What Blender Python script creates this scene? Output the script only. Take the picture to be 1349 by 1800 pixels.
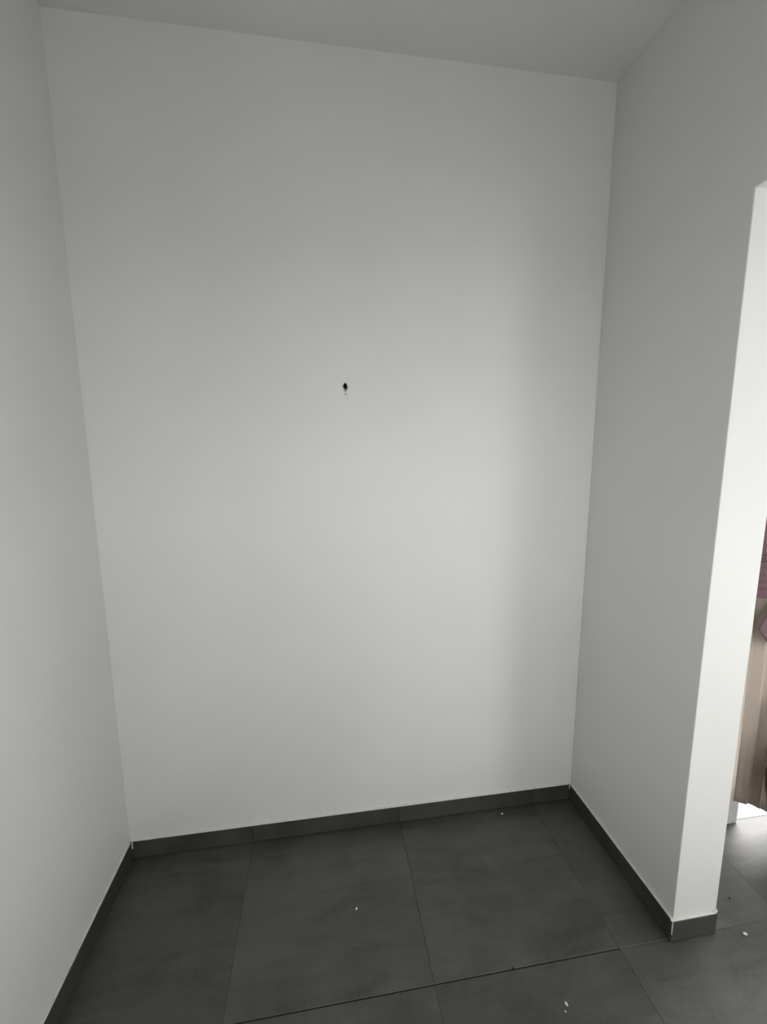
import bpy, bmesh, math, random
from mathutils import Matrix, Vector, noise

random.seed(7)
for o in list(bpy.data.objects):
    bpy.data.objects.remove(o)
scene = bpy.context.scene
COL = scene.collection

# ------------------------------------------------------------------ camera
cam_d = bpy.data.cameras.new('camera')
cam_d.sensor_fit = 'HORIZONTAL'
cam_d.sensor_width = 36.0
cam_d.lens = 36.0 * 741.19 / 1349.0
cam_d.clip_start = 0.02
cam = bpy.data.objects.new('camera', cam_d)
COL.objects.link(cam)
rt = Vector((0.98903843, -0.14753735, -0.00597679))
up = Vector((0.02762118, 0.14509666, 0.98903187))
fw = Vector((0.14505193, 0.97835561, -0.14758133))
M = Matrix.Identity(4)
for i in range(3):
    M[i][0], M[i][1], M[i][2] = rt[i], up[i], -fw[i]
M[0][3], M[1][3], M[2][3] = 0.76715, -1.55316, 1.56171
cam.matrix_world = M
scene.camera = cam

# ------------------------------------------------------------------ view, world
scene.view_settings.view_transform = 'Standard'
scene.view_settings.look = 'None'
scene.view_settings.gamma = 1.0
scene.view_settings.use_curve_mapping = False
scene.view_settings.exposure = 1.35
world = bpy.data.worlds.new('overcast_sky')
scene.world = world
world.use_nodes = True
wn = world.node_tree.nodes
wn['Background'].inputs['Color'].default_value = (1.0, 0.98, 0.98, 1)
wn['Background'].inputs['Strength'].default_value = 4.0

# ------------------------------------------------------------------ dimensions (metres)
W = 1.84          # width of the back wall between the two side walls
HC = 2.835        # ceiling
HB = 0.0733       # skirting tile height
D = 0.562         # depth of the right wall up to the doorway
T = 0.157         # thickness of that wall
HO = 2.191        # head of the doorway
YR = -2.3         # rear wall, behind the camera
XE = 4.4          # far end of the neighbouring room
YB = -0.215       # back wall of the neighbouring room
YO = -1.85        # other side of the doorway
# daylight openings: (x0, x1, z0, z1)
WIN1 = (0.5, 1.65, 1.05, 1.97)  # unseen window added behind the camera to brighten mid back wall
WIN2 = (2.62, 3.27, 0.6, 2.05)
WIN3 = (-1.15, -0.4, 0.9, 2.35)      # y range; unseen end-wall window, added to light next room and left wall
DOOR = (2.455, 4.25, 0.0, 2.55)

def portal(name, loc, sx, sz, rot):
    l = bpy.data.lights.new(name, 'AREA')
    l.shape = 'RECTANGLE'
    l.size, l.size_y = sx, sz
    l.cycles.is_portal = True
    o = bpy.data.objects.new(name, l)
    o.location = loc
    o.rotation_euler = rot
    COL.objects.link(o)
for nm, w_, yy, rx in (('added_window_daylight', WIN1, YR - 0.16, math.pi / 2),
                       ('side_window_daylight', WIN2, YR - 0.16, math.pi / 2),
                       ('curtain_door_daylight', DOOR, YB + 0.12, -math.pi / 2)):
    portal(nm, ((w_[0] + w_[1]) / 2, yy, (w_[2] + w_[3]) / 2), w_[1] - w_[0], w_[3] - w_[2], (rx, 0, 0))
portal('added_end_window_daylight', (XE + 0.16, (WIN3[0] + WIN3[1]) / 2, (WIN3[2] + WIN3[3]) / 2), WIN3[3] - WIN3[2], WIN3[1] - WIN3[0], (0, math.pi / 2, 0))

# ------------------------------------------------------------------ materials
def mat(name):
    m = bpy.data.materials.new(name)
    m.use_nodes = True
    nt = m.node_tree
    return m, nt, nt.nodes['Principled BSDF']
def N(nt, typ, **kw):
    n = nt.nodes.new(typ)
    for k, v in kw.items():
        if k in n.inputs:
            n.inputs[k].default_value = v
        else:
            setattr(n, k, v)
    return n
def L(nt, a, b):
    nt.links.new(a, b)
def ramp(nt, fac, stops):
    r = nt.nodes.new('ShaderNodeValToRGB')
    e = r.color_ramp.elements
    while len(e) < len(stops):
        e.new(0.5)
    for k, (p, c) in enumerate(stops):
        e[k].position = p
        e[k].color = (*c, 1)
    L(nt, fac, r.inputs['Fac'])
    return r
def bump(nt, height, bsdf, strength, dist):
    b = N(nt, 'ShaderNodeBump', Strength=strength, Distance=dist)
    L(nt, height, b.inputs['Height'])
    L(nt, b.outputs['Normal'], bsdf.inputs['Normal'])

def paint(name, col, rough=0.55):
    m, nt, p = mat(name)
    tc = N(nt, 'ShaderNodeTexCoord')
    n1 = N(nt, 'ShaderNodeTexNoise', Scale=1.7, Detail=3.0)
    L(nt, tc.outputs['Object'], n1.inputs['Vector'])
    c2 = tuple(c * 0.965 for c in col)
    r = ramp(nt, n1.outputs['Fac'], [(0.35, c2), (0.65, col)])
    L(nt, r.outputs['Color'], p.inputs['Base Color'])
    p.inputs['Roughness'].default_value = rough
    p.inputs['Specular IOR Level'].default_value = 0.3
    n2 = N(nt, 'ShaderNodeTexNoise', Scale=220.0, Detail=3.0)
    L(nt, tc.outputs['Object'], n2.inputs['Vector'])
    bump(nt, n2.outputs['Fac'], p, 0.12, 0.0006)
    return m
M_WALL = paint('white_wall_paint', (0.74, 0.735, 0.722))
M_CEIL = paint('white_ceiling_paint', (0.72, 0.715, 0.70), 0.8)
M_REAR = paint('rear_wall_low_bounce_paint', (0.48, 0.465, 0.44))  # tone of the unseen rear wall, chosen to cut bounced light
M_FRAME = paint('white_frame_lacquer', (0.82, 0.83, 0.82), 0.35)

def stone(name, dark, light, rough, spec=0.5):
    m, nt, p = mat(name)
    tc = N(nt, 'ShaderNodeTexCoord')
    oi = N(nt, 'ShaderNodeObjectInfo')
    add = N(nt, 'ShaderNodeVectorMath', operation='MULTIPLY_ADD')
    L(nt, oi.outputs['Random'], add.inputs[0])
    add.inputs[1].default_value = (31.0, 17.0, 5.0)
    L(nt, tc.outputs['Object'], add.inputs[2])
    n1 = N(nt, 'ShaderNodeTexNoise', Scale=4.5, Detail=7.0, Roughness=0.62, Distortion=0.4)
    L(nt, add.outputs['Vector'], n1.inputs['Vector'])
    n2 = N(nt, 'ShaderNodeTexNoise', Scale=90.0, Detail=4.0, Roughness=0.7)
    L(nt, add.outputs['Vector'], n2.inputs['Vector'])
    mx = N(nt, 'ShaderNodeMix', data_type='FLOAT')
    mx.inputs['Factor'].default_value = 0.28
    L(nt, n1.outputs['Fac'], mx.inputs['A'])
    L(nt, n2.outputs['Fac'], mx.inputs['B'])
    st = N(nt, 'ShaderNodeMapping')
    st.inputs['Rotation'].default_value = (0, 0, 0.5)
    st.inputs['Scale'].default_value = (2.0, 9.0, 2.0)
    L(nt, add.outputs['Vector'], st.inputs['Vector'])
    n3 = N(nt, 'ShaderNodeTexNoise', Scale=1.6, Detail=6.0, Roughness=0.6, Distortion=1.2)
    L(nt, st.outputs['Vector'], n3.inputs['Vector'])
    m3 = N(nt, 'ShaderNodeMix', data_type='FLOAT')
    m3.inputs['Factor'].default_value = 0.35
    L(nt, mx.outputs['Result'], m3.inputs['A'])
    L(nt, n3.outputs['Fac'], m3.inputs['B'])
    r = ramp(nt, m3.outputs['Result'], [(0.39, dark), (0.61, light)])
    hs = N(nt, 'ShaderNodeHueSaturation')
    mr = N(nt, 'ShaderNodeMapRange')
    L(nt, oi.outputs['Random'], mr.inputs['Value'])
    mr.inputs['To Min'].default_value = 0.93
    mr.inputs['To Max'].default_value = 1.07
    L(nt, mr.outputs['Result'], hs.inputs['Value'])
    L(nt, r.outputs['Color'], hs.inputs['Color'])
    L(nt, hs.outputs['Color'], p.inputs['Base Color'])
    rr = N(nt, 'ShaderNodeMapRange')
    L(nt, n1.outputs['Fac'], rr.inputs['Value'])
    rr.inputs['To Min'].default_value = rough - 0.05
    rr.inputs['To Max'].default_value = rough + 0.07
    L(nt, rr.outputs['Result'], p.inputs['Roughness'])
    p.inputs['Specular IOR Level'].default_value = spec
    bump(nt, n2.outputs['Fac'], p, 0.15, 0.0008)
    return m
M_TILE = stone('dark_grey_porcelain', (0.022, 0.022, 0.019), (0.072, 0.072, 0.064), 0.54, 1.0)
M_SKIRT = stone('dark_grey_skirting_porcelain', (0.036, 0.036, 0.0335), (0.066, 0.066, 0.061), 0.45)

def plain(name, col, rough=0.6, spec=0.4, metal=0.0, nscale=40.0, var=0.12):
    m, nt, p = mat(name)
    tc = N(nt, 'ShaderNodeTexCoord')
    n = N(nt, 'ShaderNodeTexNoise', Scale=nscale, Detail=4.0)
    L(nt, tc.outputs['Object'], n.inputs['Vector'])
    r = ramp(nt, n.outputs['Fac'], [(0.3, tuple(c * (1 - var) for c in col)), (0.7, tuple(min(1, c * (1 + var)) for c in col))])
    L(nt, r.outputs['Color'], p.inputs['Base Color'])
    p.inputs['Roughness'].default_value = rough
    p.inputs['Specular IOR Level'].default_value = spec
    p.inputs['Metallic'].default_value = metal
    bump(nt, n.outputs['Fac'], p, 0.1, 0.001)
    return m
M_GROUT = plain('dark_grout', (0.022, 0.021, 0.02), 0.9, 0.2)
M_BEAD = plain('white_filler', (0.72, 0.71, 0.68), 0.7, 0.3)
M_CRUMB = plain('plaster_crumb_white', (0.72, 0.68, 0.66), 0.8, 0.2)
M_GRIT = plain('dark_grit', (0.02, 0.02, 0.02), 0.8, 0.2)
M_CAVITY = plain('raw_masonry', (0.06, 0.055, 0.05), 0.95, 0.1, nscale=120)
M_CHIP = plain('chipped_plaster', (0.42, 0.40, 0.37), 0.95, 0.1, nscale=150)
M_VASE = plain('dark_brown_glaze', (0.055, 0.024, 0.021), 0.32, 0.5, nscale=12)
M_METAL = plain('brushed_rail_metal', (0.55, 0.55, 0.56), 0.35, 0.5, 0.9)
M_BALCONY = plain('grey_outdoor_tile', (0.12, 0.125, 0.13), 0.7, 0.3, nscale=5)
M_SILL = plain('light_grey_threshold_stone', (0.24, 0.25, 0.26), 0.6, 0.3, nscale=8)
M_GROUND = plain('pale_paving', (0.56, 0.57, 0.58), 0.7, 0.3, nscale=3, var=0.06)

def fabric(name, col, transl, scale):
    m, nt, p = mat(name)
    tc = N(nt, 'ShaderNodeTexCoord')
    w1 = N(nt, 'ShaderNodeTexWave', Scale=scale, Distortion=0.6, Detail=2.0)
    w1.bands_direction = 'Z'
    L(nt, tc.outputs['Object'], w1.inputs['Vector'])
    r = ramp(nt, w1.outputs['Fac'], [(0.0, tuple(c * 0.9 for c in col)), (1.0, col)])
    L(nt, r.outputs['Color'], p.inputs['Base Color'])
    p.inputs['Roughness'].default_value = 0.75
    p.inputs['Specular IOR Level'].default_value = 0.25
    p.inputs['Sheen Weight'].default_value = 0.2
    bump(nt, w1.outputs['Fac'], p, 0.1, 0.0005)
    t = N(nt, 'ShaderNodeBsdfTranslucent')
    L(nt, r.outputs['Color'], t.inputs['Color'])
    ms = N(nt, 'ShaderNodeMixShader')
    ms.inputs['Fac'].default_value = transl
    L(nt, p.outputs['BSDF'], ms.inputs[1])
    L(nt, t.outputs['BSDF'], ms.inputs[2])
    L(nt, ms.outputs['Shader'], nt.nodes['Material Output'].inputs['Surface'])
    return m
M_CURTAIN = fabric('beige_curtain_cloth', (0.50, 0.43, 0.36), 0.12, 500)
M_SASH = fabric('plum_satin', (0.15, 0.087, 0.102), 0.03, 300)

def glass():
    m = bpy.data.materials.new('clear_pane')
    m.use_nodes = True
    nt = m.node_tree
    nt.nodes.remove(nt.nodes['Principled BSDF'])
    t = N(nt, 'ShaderNodeBsdfTransparent')
    t.inputs['Color'].default_value = (0.95, 0.97, 0.96, 1)
    g = N(nt, 'ShaderNodeBsdfGlossy', Roughness=0.02)
    f = N(nt, 'ShaderNodeFresnel', IOR=1.45)
    ms = N(nt, 'ShaderNodeMixShader')
    L(nt, f.outputs['Fac'], ms.inputs['Fac'])
    L(nt, t.outputs['BSDF'], ms.inputs[1])
    L(nt, g.outputs['BSDF'], ms.inputs[2])
    L(nt, ms.outputs['Shader'], nt.nodes['Material Output'].inputs['Surface'])
    return m
M_GLASS = glass()

# ------------------------------------------------------------------ mesh helpers
def add_box(bm, x0, x1, y0, y1, z0, z1):
    v = [bm.verts.new(p) for p in ((x0, y0, z0), (x1, y0, z0), (x1, y1, z0), (x0, y1, z0),
                                   (x0, y0, z1), (x1, y0, z1), (x1, y1, z1), (x0, y1, z1))]
    for f in ((0, 3, 2, 1), (4, 5, 6, 7), (0, 1, 5, 4), (1, 2, 6, 5), (2, 3, 7, 6), (3, 0, 4, 7)):
        bm.faces.new([v[i] for i in f])
def link(name, bm, mats, parent=None, smooth=False, bevel=0.0, recalc=True):
    if recalc:
        bmesh.ops.recalc_face_normals(bm, faces=bm.faces)
    me = bpy.data.meshes.new(name)
    bm.to_mesh(me)
    bm.free()
    for m in (mats if isinstance(mats, (list, tuple)) else [mats]):
        me.materials.append(m)
    if smooth:
        for p in me.polygons:
            p.use_smooth = True
    o = bpy.data.objects.new(name, me)
    COL.objects.link(o)
    if parent:
        o.parent = parent
    if bevel:
        b = o.modifiers.new('bevel', 'BEVEL')
        b.width = bevel
        b.segments = 2
        b.limit_method = 'ANGLE'
    return o
def box(name, x0, x1, y0, y1, z0, z1, m, parent=None, bevel=0.0):
    bm = bmesh.new()
    add_box(bm, x0, x1, y0, y1, z0, z1)
    return link(name, bm, m, parent, bevel=bevel)
def setting(o, label, cat):
    o['kind'] = 'structure'
    o['label'] = label
    o['category'] = cat
    return o
def thing(o, label, cat, group=None):
    o['label'] = label
    o['category'] = cat
    if group:
        o['group'] = group
    return o
def empty(name, loc=(0, 0, 0)):
    o = bpy.data.objects.new(name, None)
    o.location = loc
    o.empty_display_size = 0.1
    COL.objects.link(o)
    return o

# ------------------------------------------------------------------ floor
floor = box('floor', -0.15, XE + 0.15, YR - 0.15, 0.15, -0.06, -0.009, M_GROUT)
setting(floor, 'dark grey porcelain tile floor with thin recessed joints', 'floor')
X0, Y0, S = 0.458, -0.562, 0.6
GX, GY = 0.0004, 0.003
cache = {}
ix0, ix1 = math.floor((0 - X0) / S), math.ceil((XE - X0) / S)
iy0, iy1 = math.floor((YR - Y0) / S), math.ceil((0 - Y0) / S)
for iy in range(iy0, iy1):
    for ix in range(ix0, ix1):
        xa, xb = max(0.0, X0 + ix * S + GX / 2), min(XE, X0 + (ix + 1) * S - GX / 2)
        gy = GY if ix < 2 else 0.0007          # the long joint is filled flush towards the doorway
        ya, yb = max(YR, Y0 + iy * S + gy / 2), min(-0.0005, Y0 + (iy + 1) * S - gy / 2)
        if xb - xa < 0.01 or yb - ya < 0.01:
            continue
        key = (round(xb - xa, 4), round(yb - ya, 4))
        cx, cy = (xa + xb) / 2, (ya + yb) / 2
        if key not in cache:
            o = box('tile', -(xb - xa) / 2, (xb - xa) / 2, -(yb - ya) / 2, (yb - ya) / 2, -0.009, 0.0, M_TILE, floor)
            b = o.modifiers.new('bevel', 'BEVEL')
            b.width = 0.0007
            b.segments = 1
            cache[key] = o
        else:
            o = cache[key].copy()
            COL.objects.link(o)
            o.parent = floor
        o.location = (cx, cy, random.uniform(-0.0004, 0.0))

# ------------------------------------------------------------------ walls and ceiling
ceil = setting(box('ceiling', -0.15, XE + 0.15, YR - 0.15, 0.15, HC, HC + 0.12, M_CEIL), 'plain white plaster ceiling above the alcove', 'ceiling')
wl = setting(box('wall_left', -0.15, 0.0, YR, 0.0, 0.0, HC, M_WALL), 'plain white left wall of the alcove', 'wall')

# back wall with a real drilled hole
HX, HZ = 0.862, 1.782
def wall_back():
    bm = bmesh.new()
    outer = [(-0.15, 0.0), (W + T, 0.0), (W + T, HC), (-0.15, HC)]
    hole = [(0.0, 0.0145), (0.005, 0.009), (0.0085, 0.001), (0.0085, -0.006), (0.0072, -0.013), (0.003, -0.0185),
            (-0.002, -0.018), (-0.005, -0.012), (-0.0075, -0.005), (-0.0085, 0.001), (-0.005, 0.009)]
    vo = [bm.verts.new((x, 0, z)) for x, z in outer]
    vh = [bm.verts.new((HX + x, 0, HZ + z)) for x, z in hole]
    eo = [bm.edges.new((vo[i], vo[(i + 1) % 4])) for i in range(4)]
    n = len(vh)
    eh = [bm.edges.new((vh[i], vh[(i + 1) % n])) for i in range(n)]
    bmesh.ops.triangle_fill(bm, edges=eo + eh, use_beauty=True, use_dissolve=False)
    for f in bm.faces:
        f.material_index = 0
    # cavity: deep at the top, a chipped slope at the bottom
    inner = []
    for x, z in hole:
        depth = 0.038 if z > -0.004 else 0.006
        zz = z if z > -0.004 else z + 0.006
        inner.append(bm.verts.new((HX + x * 0.8, depth, HZ + zz * 0.85 + 0.001)))
    for i in range(n):
        f = bm.faces.new((vh[i], vh[(i + 1) % n], inner[(i + 1) % n], inner[i]))
        f.material_index = 2 if hole[i][1] < -0.004 and hole[(i + 1) % n][1] < -0.004 else 1
    c = bm.verts.new((HX, 0.03, HZ))
    for i in range(n):
        f = bm.faces.new((inner[i], inner[(i + 1) % n], c))
        f.material_index = 2 if hole[i][1] < -0.010 and hole[(i + 1) % n][1] < -0.010 else 1
    # the rest of the slab
    vb = [bm.verts.new((x, 0.15, z)) for x, z in outer]
    bm.faces.new(vb[::-1])
    for i in range(4):
        bm.faces.new((vo[i], vb[i], vb[(i + 1) % 4], vo[(i + 1) % 4]))
    return link('wall_back', bm, [M_WALL, M_CAVITY, M_CHIP])
wb = setting(wall_back(), 'white back wall of the alcove with one drilled hole', 'wall')

# lighter patch of filler smeared around the hole, and the small pit below it
bm = bmesh.new()
ring_i = [(0.0, 0.0165), (0.006, 0.010), (0.0095, 0.001), (0.0095, -0.006), (0.008, -0.014), (0.003, -0.020),
          (-0.003, -0.0195), (-0.006, -0.013), (-0.0085, -0.005), (-0.0095, 0.001), (-0.006, 0.010)]
ring_o = [(0.0, 0.019), (0.009, 0.013), (0.014, 0.002), (0.014, -0.010), (0.018, -0.026), (0.012, -0.046),
          (-0.004, -0.048), (-0.009, -0.030), (-0.013, -0.010), (-0.012, 0.001), (-0.009, 0.012)]
n = len(ring_i)
a = [bm.verts.new((HX + x, -0.0001, HZ + z)) for x, z in ring_i]
b_ = [bm.verts.new((HX + x * 0.9, -0.0012, HZ + z * 0.95)) for x, z in [((p[0] + q[0]) / 2, (p[1] + q[1]) / 2) for p, q in zip(ring_i, ring_o)]]
c_ = [bm.verts.new((HX + x, 0.0001, HZ + z)) for x, z in ring_o]
for i in range(n):
    j = (i + 1) % n
    bm.faces.new((a[i], a[j], b_[j], b_[i]))
    bm.faces.new((b_[i], b_[j], c_[j], c_[i]))
pch = link('filler_patch', bm, M_BEAD, wb, smooth=True)
pch['label'] = 'pale filler smeared around the drilled hole'
for (dx, dz, r) in ((0.0008, -0.0255, 0.0022), (0.0445, 0.0145, 0.0014)):
    bm = bmesh.new()
    bmesh.ops.create_icosphere(bm, subdivisions=2, radius=r)
    bmesh.ops.scale(bm, vec=(1.2, 0.5, 0.9), verts=bm.verts)
    o = link('nail_mark', bm, M_CAVITY if r > 0.002 else M_CHIP, wb, smooth=True)
    o.location = (HX + dx, -0.0008, HZ + dz)

# right wall with the doorway; bottom front corner of the plaster is chipped
bm = bmesh.new()
outline = [(0.0, 0.0), (-D, 0.0), (-D, HO), (YO, HO), (YO, 0.0), (YR, 0.0), (YR, HC), (0.0, HC)]
fa = [bm.verts.new((W, y, z)) for y, z in outline]
fb = [bm.verts.new((W + T, y, z)) for y, z in outline]
bm.faces.new(fa)
bm.faces.new(fb[::-1])
for i in range(len(outline)):
    j = (i + 1) % len(outline)
    bm.faces.new((fa[i], fb[i], fb[j], fa[j]))
wr = link('wall_right', bm, M_WALL, bevel=0.0025)
setting(wr, 'white partition wall on the right, ending at the open doorway', 'wall')

def wall_with_opening(name, x0, x1, y0, y1, op, label, m=None):
    bm = bmesh.new()
    a0, a1, z0, z1 = op
    add_box(bm, x0, a0, y0, y1, 0, HC)
    add_box(bm, a1, x1, y0, y1, 0, HC)
    add_box(bm, a0, a1, y0, y1, z1, HC)
    if z0 > 0:
        add_box(bm, a0, a1, y0, y1, 0, z0)
    return setting(link(name, bm, m or M_WALL), label, 'wall')
wall_with_opening('wall_rear', -0.15, W + T, YR - 0.15, YR, WIN1, 'unseen rear wall, toned grey beige to cut bounced light, with an added window', M_REAR)
wall_with_opening('wall_side_room_rear', W + T, XE + 0.15, YR - 0.15, YR, WIN2, 'white wall of the next room with a window')
wall_with_opening('wall_side_room_back', W + T, XE + 0.15, YB, 0.15, DOOR, 'white wall of the next room around the curtained door')
bm = bmesh.new()
add_box(bm, XE, XE + 0.15, YR, WIN3[0], 0, HC)
add_box(bm, XE, XE + 0.15, WIN3[1], YB, 0, HC)
add_box(bm, XE, XE + 0.15, WIN3[0], WIN3[1], WIN3[3], HC)
add_box(bm, XE, XE + 0.15, WIN3[0], WIN3[1], 0, WIN3[2])
setting(link('wall_side_room_end', bm, M_WALL), 'white end wall of the next room with an added window', 'wall')

# ------------------------------------------------------------------ windows and door (frames, panes)
def glazed(name, op, pos, n, label, cat, axis='x'):
    """axis 'x': opening spans x at y=pos; axis 'y': spans y at x=pos."""
    x0, x1, z0, z1 = op
    t, d = 0.05, 0.03
    loc = ((x0 + x1) / 2, pos, z0) if axis == 'x' else (pos, (x0 + x1) / 2, z0)
    root = setting(empty(name, loc), label, cat)
    def part(nm, a0, a1, c0, c1, m, dd=d):
        if axis == 'x':
            o = box(nm, a0, a1, pos - dd, pos + dd, c0, c1, m)
        else:
            o = box(nm, pos - dd, pos + dd, a0, a1, c0, c1, m)
        o.parent = root
        o.matrix_parent_inverse = Matrix.Translation(-root.location)
        return o
    part('frame_rail', x0, x1, z1 - t, z1, M_FRAME)
    part('frame_rail', x0, x1, z0, z0 + (0.022 if z0 == 0 else t), M_FRAME)
    part('frame_post', x0, x0 + t, z0, z1, M_FRAME)
    part('frame_post', x1 - t, x1, z0, z1, M_FRAME)
    w_ = (x1 - x0 - 2 * t) / n
    for k in range(n):
        a = x0 + t + k * w_
        if k:
            part('frame_post', a - 0.025, a + 0.025, z0 + t, z1 - t, M_FRAME)
        part('pane', a, a + w_, z0 + 0.02, z1 - t, M_GLASS, 0.003)
    return root
glazed('added_window_1', WIN1, YR - 0.09, 1, 'white framed window added in the unseen rear wall to light the alcove', 'window')
glazed('window_2', WIN2, YR - 0.09, 1, 'white framed window of the next room', 'window')
glazed('added_window_3', WIN3, XE + 0.09, 1, 'white framed window added in the unseen end wall to light the next room', 'window', 'y')
# curtained doorway: the door stands open, so only a frame lines the opening
dr = setting(empty('door_1', (DOOR[0], YB, 0)), 'white door frame behind the beige curtain in the next room', 'door')
for nm, bx in (('frame_post', (DOOR[0] - 0.05, DOOR[0], YB - 0.012, YB + 0.06, 0, DOOR[3] + 0.05)),
               ('frame_post', (DOOR[1], DOOR[1] + 0.05, YB - 0.012, YB + 0.06, 0, DOOR[3] + 0.05)),
               ('frame_rail', (DOOR[0], DOOR[1], YB - 0.012, YB + 0.06, DOOR[3], DOOR[3] + 0.05))):
    o = box(nm, *bx, M_FRAME)
    o.parent = dr
    o.matrix_parent_inverse = Matrix.Translation(-dr.location)
gr = box('ground', -12, 16, -16, 14, -0.2, -0.061, M_GROUND)
setting(gr, 'pale paved ground outdoors', 'ground')
sill = box('trim_1', DOOR[0] - 0.4, DOOR[1] + 0.4, 0.1505, 2.6, -0.061, -0.012, M_BALCONY)
setting(sill, 'daylit grey balcony floor outside the curtained door', 'balcony')
setting(box('trim_2', DOOR[0], DOOR[1], YB, 0.1505, -0.009, 0.0005, M_SILL), 'daylit threshold below the beige curtain', 'threshold')

# ------------------------------------------------------------------ skirting tiles
B = 0.010
def skirting(name, label, axis, fixed, side, a, b, joints):
    """axis 'x': runs along x at y=fixed; side = outward direction into the room."""
    root = empty(name, (0, 0, 0))
    setting(root, label, 'skirting')
    cuts = [a] + [j for j in joints if a < j < b] + [b]
    for k in range(len(cuts) - 1):
        p, q = cuts[k] + (0.0006 if k else 0), cuts[k + 1] - (0.0006 if k < len(cuts) - 2 else 0)
        th = B - random.uniform(0, 0.0008)
        zb, zt = random.choice((0.0025, 0.004, 0.005)), HB - random.uniform(0, 0.0008)
        f0, f1 = sorted((fixed, fixed + side * th))
        if axis == 'x':
            box('skirting_tile', p, q, f0, f1, zb, zt, M_SKIRT, root, 0.0006)
        else:
            box('skirting_tile', f0, f1, p, q, zb, zt, M_SKIRT, root, 0.0006)
    f0, f1 = sorted((fixed, fixed + side * (B - 0.003)))
    if axis == 'x':
        box('filler_bead', a, b, f0, f1, HB - 0.0012, HB + 0.0022, M_BEAD, root, 0.001)
    else:
        box('filler_bead', f0, f1, a, b, HB - 0.0012, HB + 0.0022, M_BEAD, root, 0.001)
    g0, g1 = sorted((fixed, fixed + side * (B - 0.006)))
    if axis == 'x':
        box('joint', a, b, g0, g1, 0.0, 0.0055, M_GROUT, root)
    else:
        box('joint', g0, g1, a, b, 0.0, 0.0055, M_GROUT, root)
    return root
jx = [X0 + k * S for k in range(-1, 8)]
jy = [Y0 + k * S for k in range(-6, 2)]
skirting('baseboard_back', 'dark grey tile skirting along the back wall', 'x', 0.0, -1, 0.0015, W - 0.0015, jx)
skirting('baseboard_left', 'dark grey tile skirting along the left wall', 'y', 0.0, 1, YR, -B - 0.0015, jy)
skirting('baseboard_right', 'dark grey tile skirting along the right partition, up to the doorway', 'y', W, -1, -D, -B - 0.0015, [-D + 0.6])
bj = skirting('baseboard_jamb', 'short dark grey skirting tile on the bright wall end', 'x', -D, -1, W - B, W + T - 0.004, [])
box('corner_joint', W - B - 0.0004, W - B + 0.0016, -D - B - 0.0004, -D - B + 0.0016, 0.03, HB + 0.001, M_BEAD, bj)
box('filler_bead', 0.0095, 0.0125, -0.0125, -0.0095, 0.046, HB + 0.002, M_BEAD, bpy.data.objects['baseboard_back'])
box('filler_bead', W - 0.0125, W - 0.0095, -0.0125, -0.0095, 0.056, HB + 0.002, M_BEAD, bpy.data.objects['baseboard_back'])
skirting('baseboard_rear', 'dark grey tile skirting along the rear wall', 'x', YR, 1, B + 0.001, W, jx)
# broken bit of plaster at the foot of the wall end
bm = bmesh.new()
for (x, z, r) in ((W + T - 0.004, HB + 0.006, 0.006), (W + T - 0.012, HB + 0.003, 0.004)):
    bmesh.ops.create_icosphere(bm, subdivisions=2, radius=r, matrix=Matrix.Translation((x, -D - 0.001, z)))
for v in bm.verts:
    v.co += Vector((noise.noise(v.co * 300), noise.noise(v.co * 310 + Vector((5, 0, 0))) * 0.3, noise.noise(v.co * 290 + Vector((0, 9, 0))))) * 0.002
o = link('plaster_chip', bm, M_BEAD, bj, smooth=False)
o['label'] = 'broken edge of plaster above the skirting'

# ------------------------------------------------------------------ curtain, sash, rail
CX0, CX1, CY = 2.385, 2.61, -0.262
def curtain_at(u, v):
    """u 0..1 across, v 0..1 from hem to rail."""
    t = u * (CX1 - CX0)
    hem = max(0.142 - 0.157 * t - 1.67 * t * t, 0.03)
    z = hem + (2.64 - hem) * v
    # width: gathered at the sash, height 1.15
    g = math.exp(-((z - 1.15) / 0.34) ** 2)
    wdt = (CX1 - CX0) * (1 - 0.12 * g)
    xl = CX0 - 0.02 * g
    x = xl + u * wdt
    ph = u * 2 * math.pi * 3.2
    amp = 0.011 * (1 - 0.4 * g) * (0.35 + 0.65 * min(1.0, z / 0.6))
    y = CY - 0.004 + amp * math.sin(ph + 0.9) * (0.75 + 0.25 * math.sin(3.1 * u + z)) + 0.0015 * math.sin(2.3 * ph + 1.7 * z)
    x += 0.008 * math.cos(ph) * v
    return Vector((x, y, z))
bm = bmesh.new()
NU, NV = 150, 60
g = [[bm.verts.new(curtain_at(i / NU, j / NV)) for i in range(NU + 1)] for j in range(NV + 1)]
for j in range(NV):
    for i in range(NU):
        bm.faces.new((g[j][i], g[j][i + 1], g[j + 1][i + 1], g[j + 1][i]))
cur = empty('curtain', (CX0, CY, 0.1))
cl = link('curtain_cloth', bm, M_CURTAIN, smooth=True)
s = cl.modifiers.new('thickness', 'SOLIDIFY')
s.thickness = 0.0016
cl.parent = cur
cl.matrix_parent_inverse = Matrix.Translation(-cur.location)
thing(cur, 'beige floor-length curtain gathered by a plum sash, beyond the doorway', 'curtain')

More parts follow.
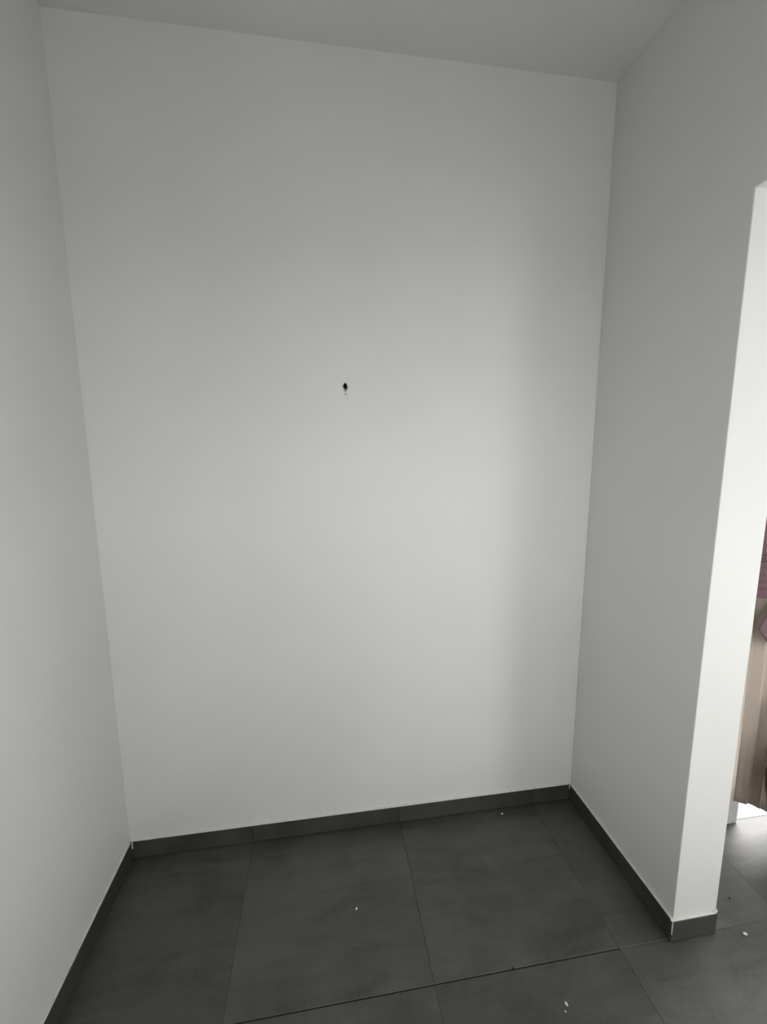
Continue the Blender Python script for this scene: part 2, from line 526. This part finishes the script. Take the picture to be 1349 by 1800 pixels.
# sash: an oval band with horizontal gathers, and a knotted tail with a pointed end
bm = bmesh.new()
cxs, rx, ry = 2.475, 0.15, 0.05
rows, seg = 130, 72
def sash_z(j):
    return 1.0 + 0.34 * j / rows
creases = (1.145, 1.155, 1.166, 1.118, 1.09, 1.06, 1.028, 1.21, 1.25, 1.29)
vs = []
for j in range(rows + 1):
    row = []
    for i in range(seg):
        a_ = 2 * math.pi * i / seg
        z = sash_z(j)
        z += -0.045 * math.cos(a_) * 0.0 + 0.012 * math.sin(a_ * 2) * (1 - j / rows)
        d = 0.0
        for c0 in creases:
            wd = 0.0028 if 1.14 < c0 < 1.17 else 0.007
            d += (0.014 if wd < 0.004 else 0.007) * math.exp(-((sash_z(j) - c0 - 0.003 * math.sin(3 * a_ + c0 * 40)) / wd) ** 2)
        e = 0.010 * math.sin(math.pi * j / rows)
        row.append(bm.verts.new((cxs + (rx + e - d) * math.cos(a_), CY + (ry + e - d) * math.sin(a_), z - 0.05 * (cxs + rx * math.cos(a_) - 2.37) * (1 - j / rows))))
    vs.append(row)
for j in range(rows):
    for i in range(seg):
        bm.faces.new((vs[j][i], vs[j][(i + 1) % seg], vs[j + 1][(i + 1) % seg], vs[j + 1][i]))
sash = link('sash_band', bm, M_SASH, smooth=True)
s = sash.modifiers.new('thickness', 'SOLIDIFY')
s.thickness = 0.003
sash.parent = cur
sash.matrix_parent_inverse = Matrix.Translation(-cur.location)
sash['label'] = 'plum satin sash with horizontal gathers'
bm = bmesh.new()
prof = [(2.317, 0.910), (2.339, 0.957), (2.365, 0.995), (2.40, 1.035), (2.44, 1.03), (2.45, 0.92), (2.425, 0.83), (2.385, 0.825), (2.352, 0.866)]
fr = [bm.verts.new((x, CY - 0.070 - 0.004 * math.sin(40 * x), z)) for x, z in prof]
bk = [bm.verts.new((x, CY - 0.060 - 0.004 * math.sin(40 * x), z)) for x, z in prof]
bm.faces.new(fr)
bm.faces.new(bk[::-1])
for i in range(len(prof)):
    j = (i + 1) % len(prof)
    bm.faces.new((fr[i], bk[i], bk[j], fr[j]))
tail = link('sash_tail', bm, M_SASH, bevel=0.003)
tail.parent = cur
tail.matrix_parent_inverse = Matrix.Translation(-cur.location)
tail['label'] = 'pointed plum tail of the sash'

rail = empty('curtain_rail', (2.3, CY, 2.66))
bm = bmesh.new()
bmesh.ops.create_cone(bm, segments=20, radius1=0.012, radius2=0.012, depth=2.05, cap_ends=True,
                      matrix=Matrix.Translation((1.0, 0, 0)) @ Matrix.Rotation(math.pi / 2, 4, 'Y'))
link('rod', bm, M_METAL, rail, smooth=True)
for xx in (0.02, 1.97):
    box('bracket', xx, xx + 0.02, 0.0, YB - CY, -0.02, 0.02, M_METAL, rail, 0.002)
thing(rail, 'metal curtain rod above the curtained door of the next room', 'curtain rail')

# ------------------------------------------------------------------ brown vase by the curtain
VX, VY = 2.519, -0.408
prof = [(0.0, 0.0), (0.062, 0.0), (0.066, 0.008), (0.058, 0.03), (0.066, 0.07), (0.084, 0.13), (0.103, 0.20), (0.116, 0.26), (0.12, 0.305), (0.117, 0.35),
        (0.103, 0.41), (0.08, 0.47), (0.056, 0.52), (0.048, 0.555), (0.058, 0.59), (0.068, 0.60), (0.064, 0.604), (0.042, 0.56), (0.046, 0.52), (0.0, 0.45)]
bm = bmesh.new()
seg = 48
rings = []
for r, z in prof:
    if r == 0:
        rings.append([bm.verts.new((0, 0, z))])
    else:
        rings.append([bm.verts.new((r * math.cos(2 * math.pi * i / seg), r * math.sin(2 * math.pi * i / seg), z)) for i in range(seg)])
for k in range(len(rings) - 1):
    A, C = rings[k], rings[k + 1]
    for i in range(seg):
        j = (i + 1) % seg
        if len(A) == 1:
            bm.faces.new((A[0], C[j], C[i]))
        elif len(C) == 1:
            bm.faces.new((A[i], A[j], C[0]))
        else:
            bm.faces.new((A[i], A[j], C[j], C[i]))
vase = link('vase', bm, M_VASE, smooth=True)
vase.location = (VX, VY, 0.0)
thing(vase, 'dark brown rounded object at the right edge, in front of the curtain', 'vase')

# ------------------------------------------------------------------ crumbs on the floor
def crumb(x, y, r, label, m=M_CRUMB, name='plaster_crumb', group='white crumbs on the floor', sq=(1, 0.8, 0.6), rz=0.0, seed=0):
    bm = bmesh.new()
    bmesh.ops.create_icosphere(bm, subdivisions=2, radius=r)
    for v in bm.verts:
        k = noise.noise(v.co / r * 1.3 + Vector((seed * 3.1, 0, seed)))
        v.co *= 1 + 0.35 * k
        v.co = Vector((v.co.x * sq[0], v.co.y * sq[1], v.co.z * sq[2]))
    lo = min(v.co.z for v in bm.verts)
    o = link(name, bm, m)
    o.location = (x, y, -lo - 0.0003)
    o.rotation_euler.z = rz
    thing(o, label, 'crumb', group)
    return o
crumb(0.848, -0.321, 0.0042, 'tiny white crumb in the middle of the alcove floor', seed=1, rz=0.9)
crumb(1.502, -0.037, 0.0046, 'white crumb beside the skirting of the back wall', seed=2)
crumb(1.415, -0.662, 0.0053, 'largest white crumb, on the near tile before the long joint', seed=3, sq=(0.75, 1.1, 0.6), rz=0.4)
crumb(1.404, -0.676, 0.0026, 'smallest white crumb, right beside the largest one', seed=4)
crumb(2.086, -0.588, 0.0056, 'white crumb on the floor of the doorway', seed=5, sq=(1.2, 0.8, 0.6), rz=-0.3)
crumb(2.142, -0.485, 0.0034, 'dark speck of grit on the floor beyond the wall end', M_GRIT, 'grit_speck', 'dark specks on the floor', seed=6)
crumb(1.303, -0.5615, 0.0042, 'dark speck of grit lying in the long floor joint', M_GRIT, 'grit_speck', 'dark specks on the floor', seed=7)
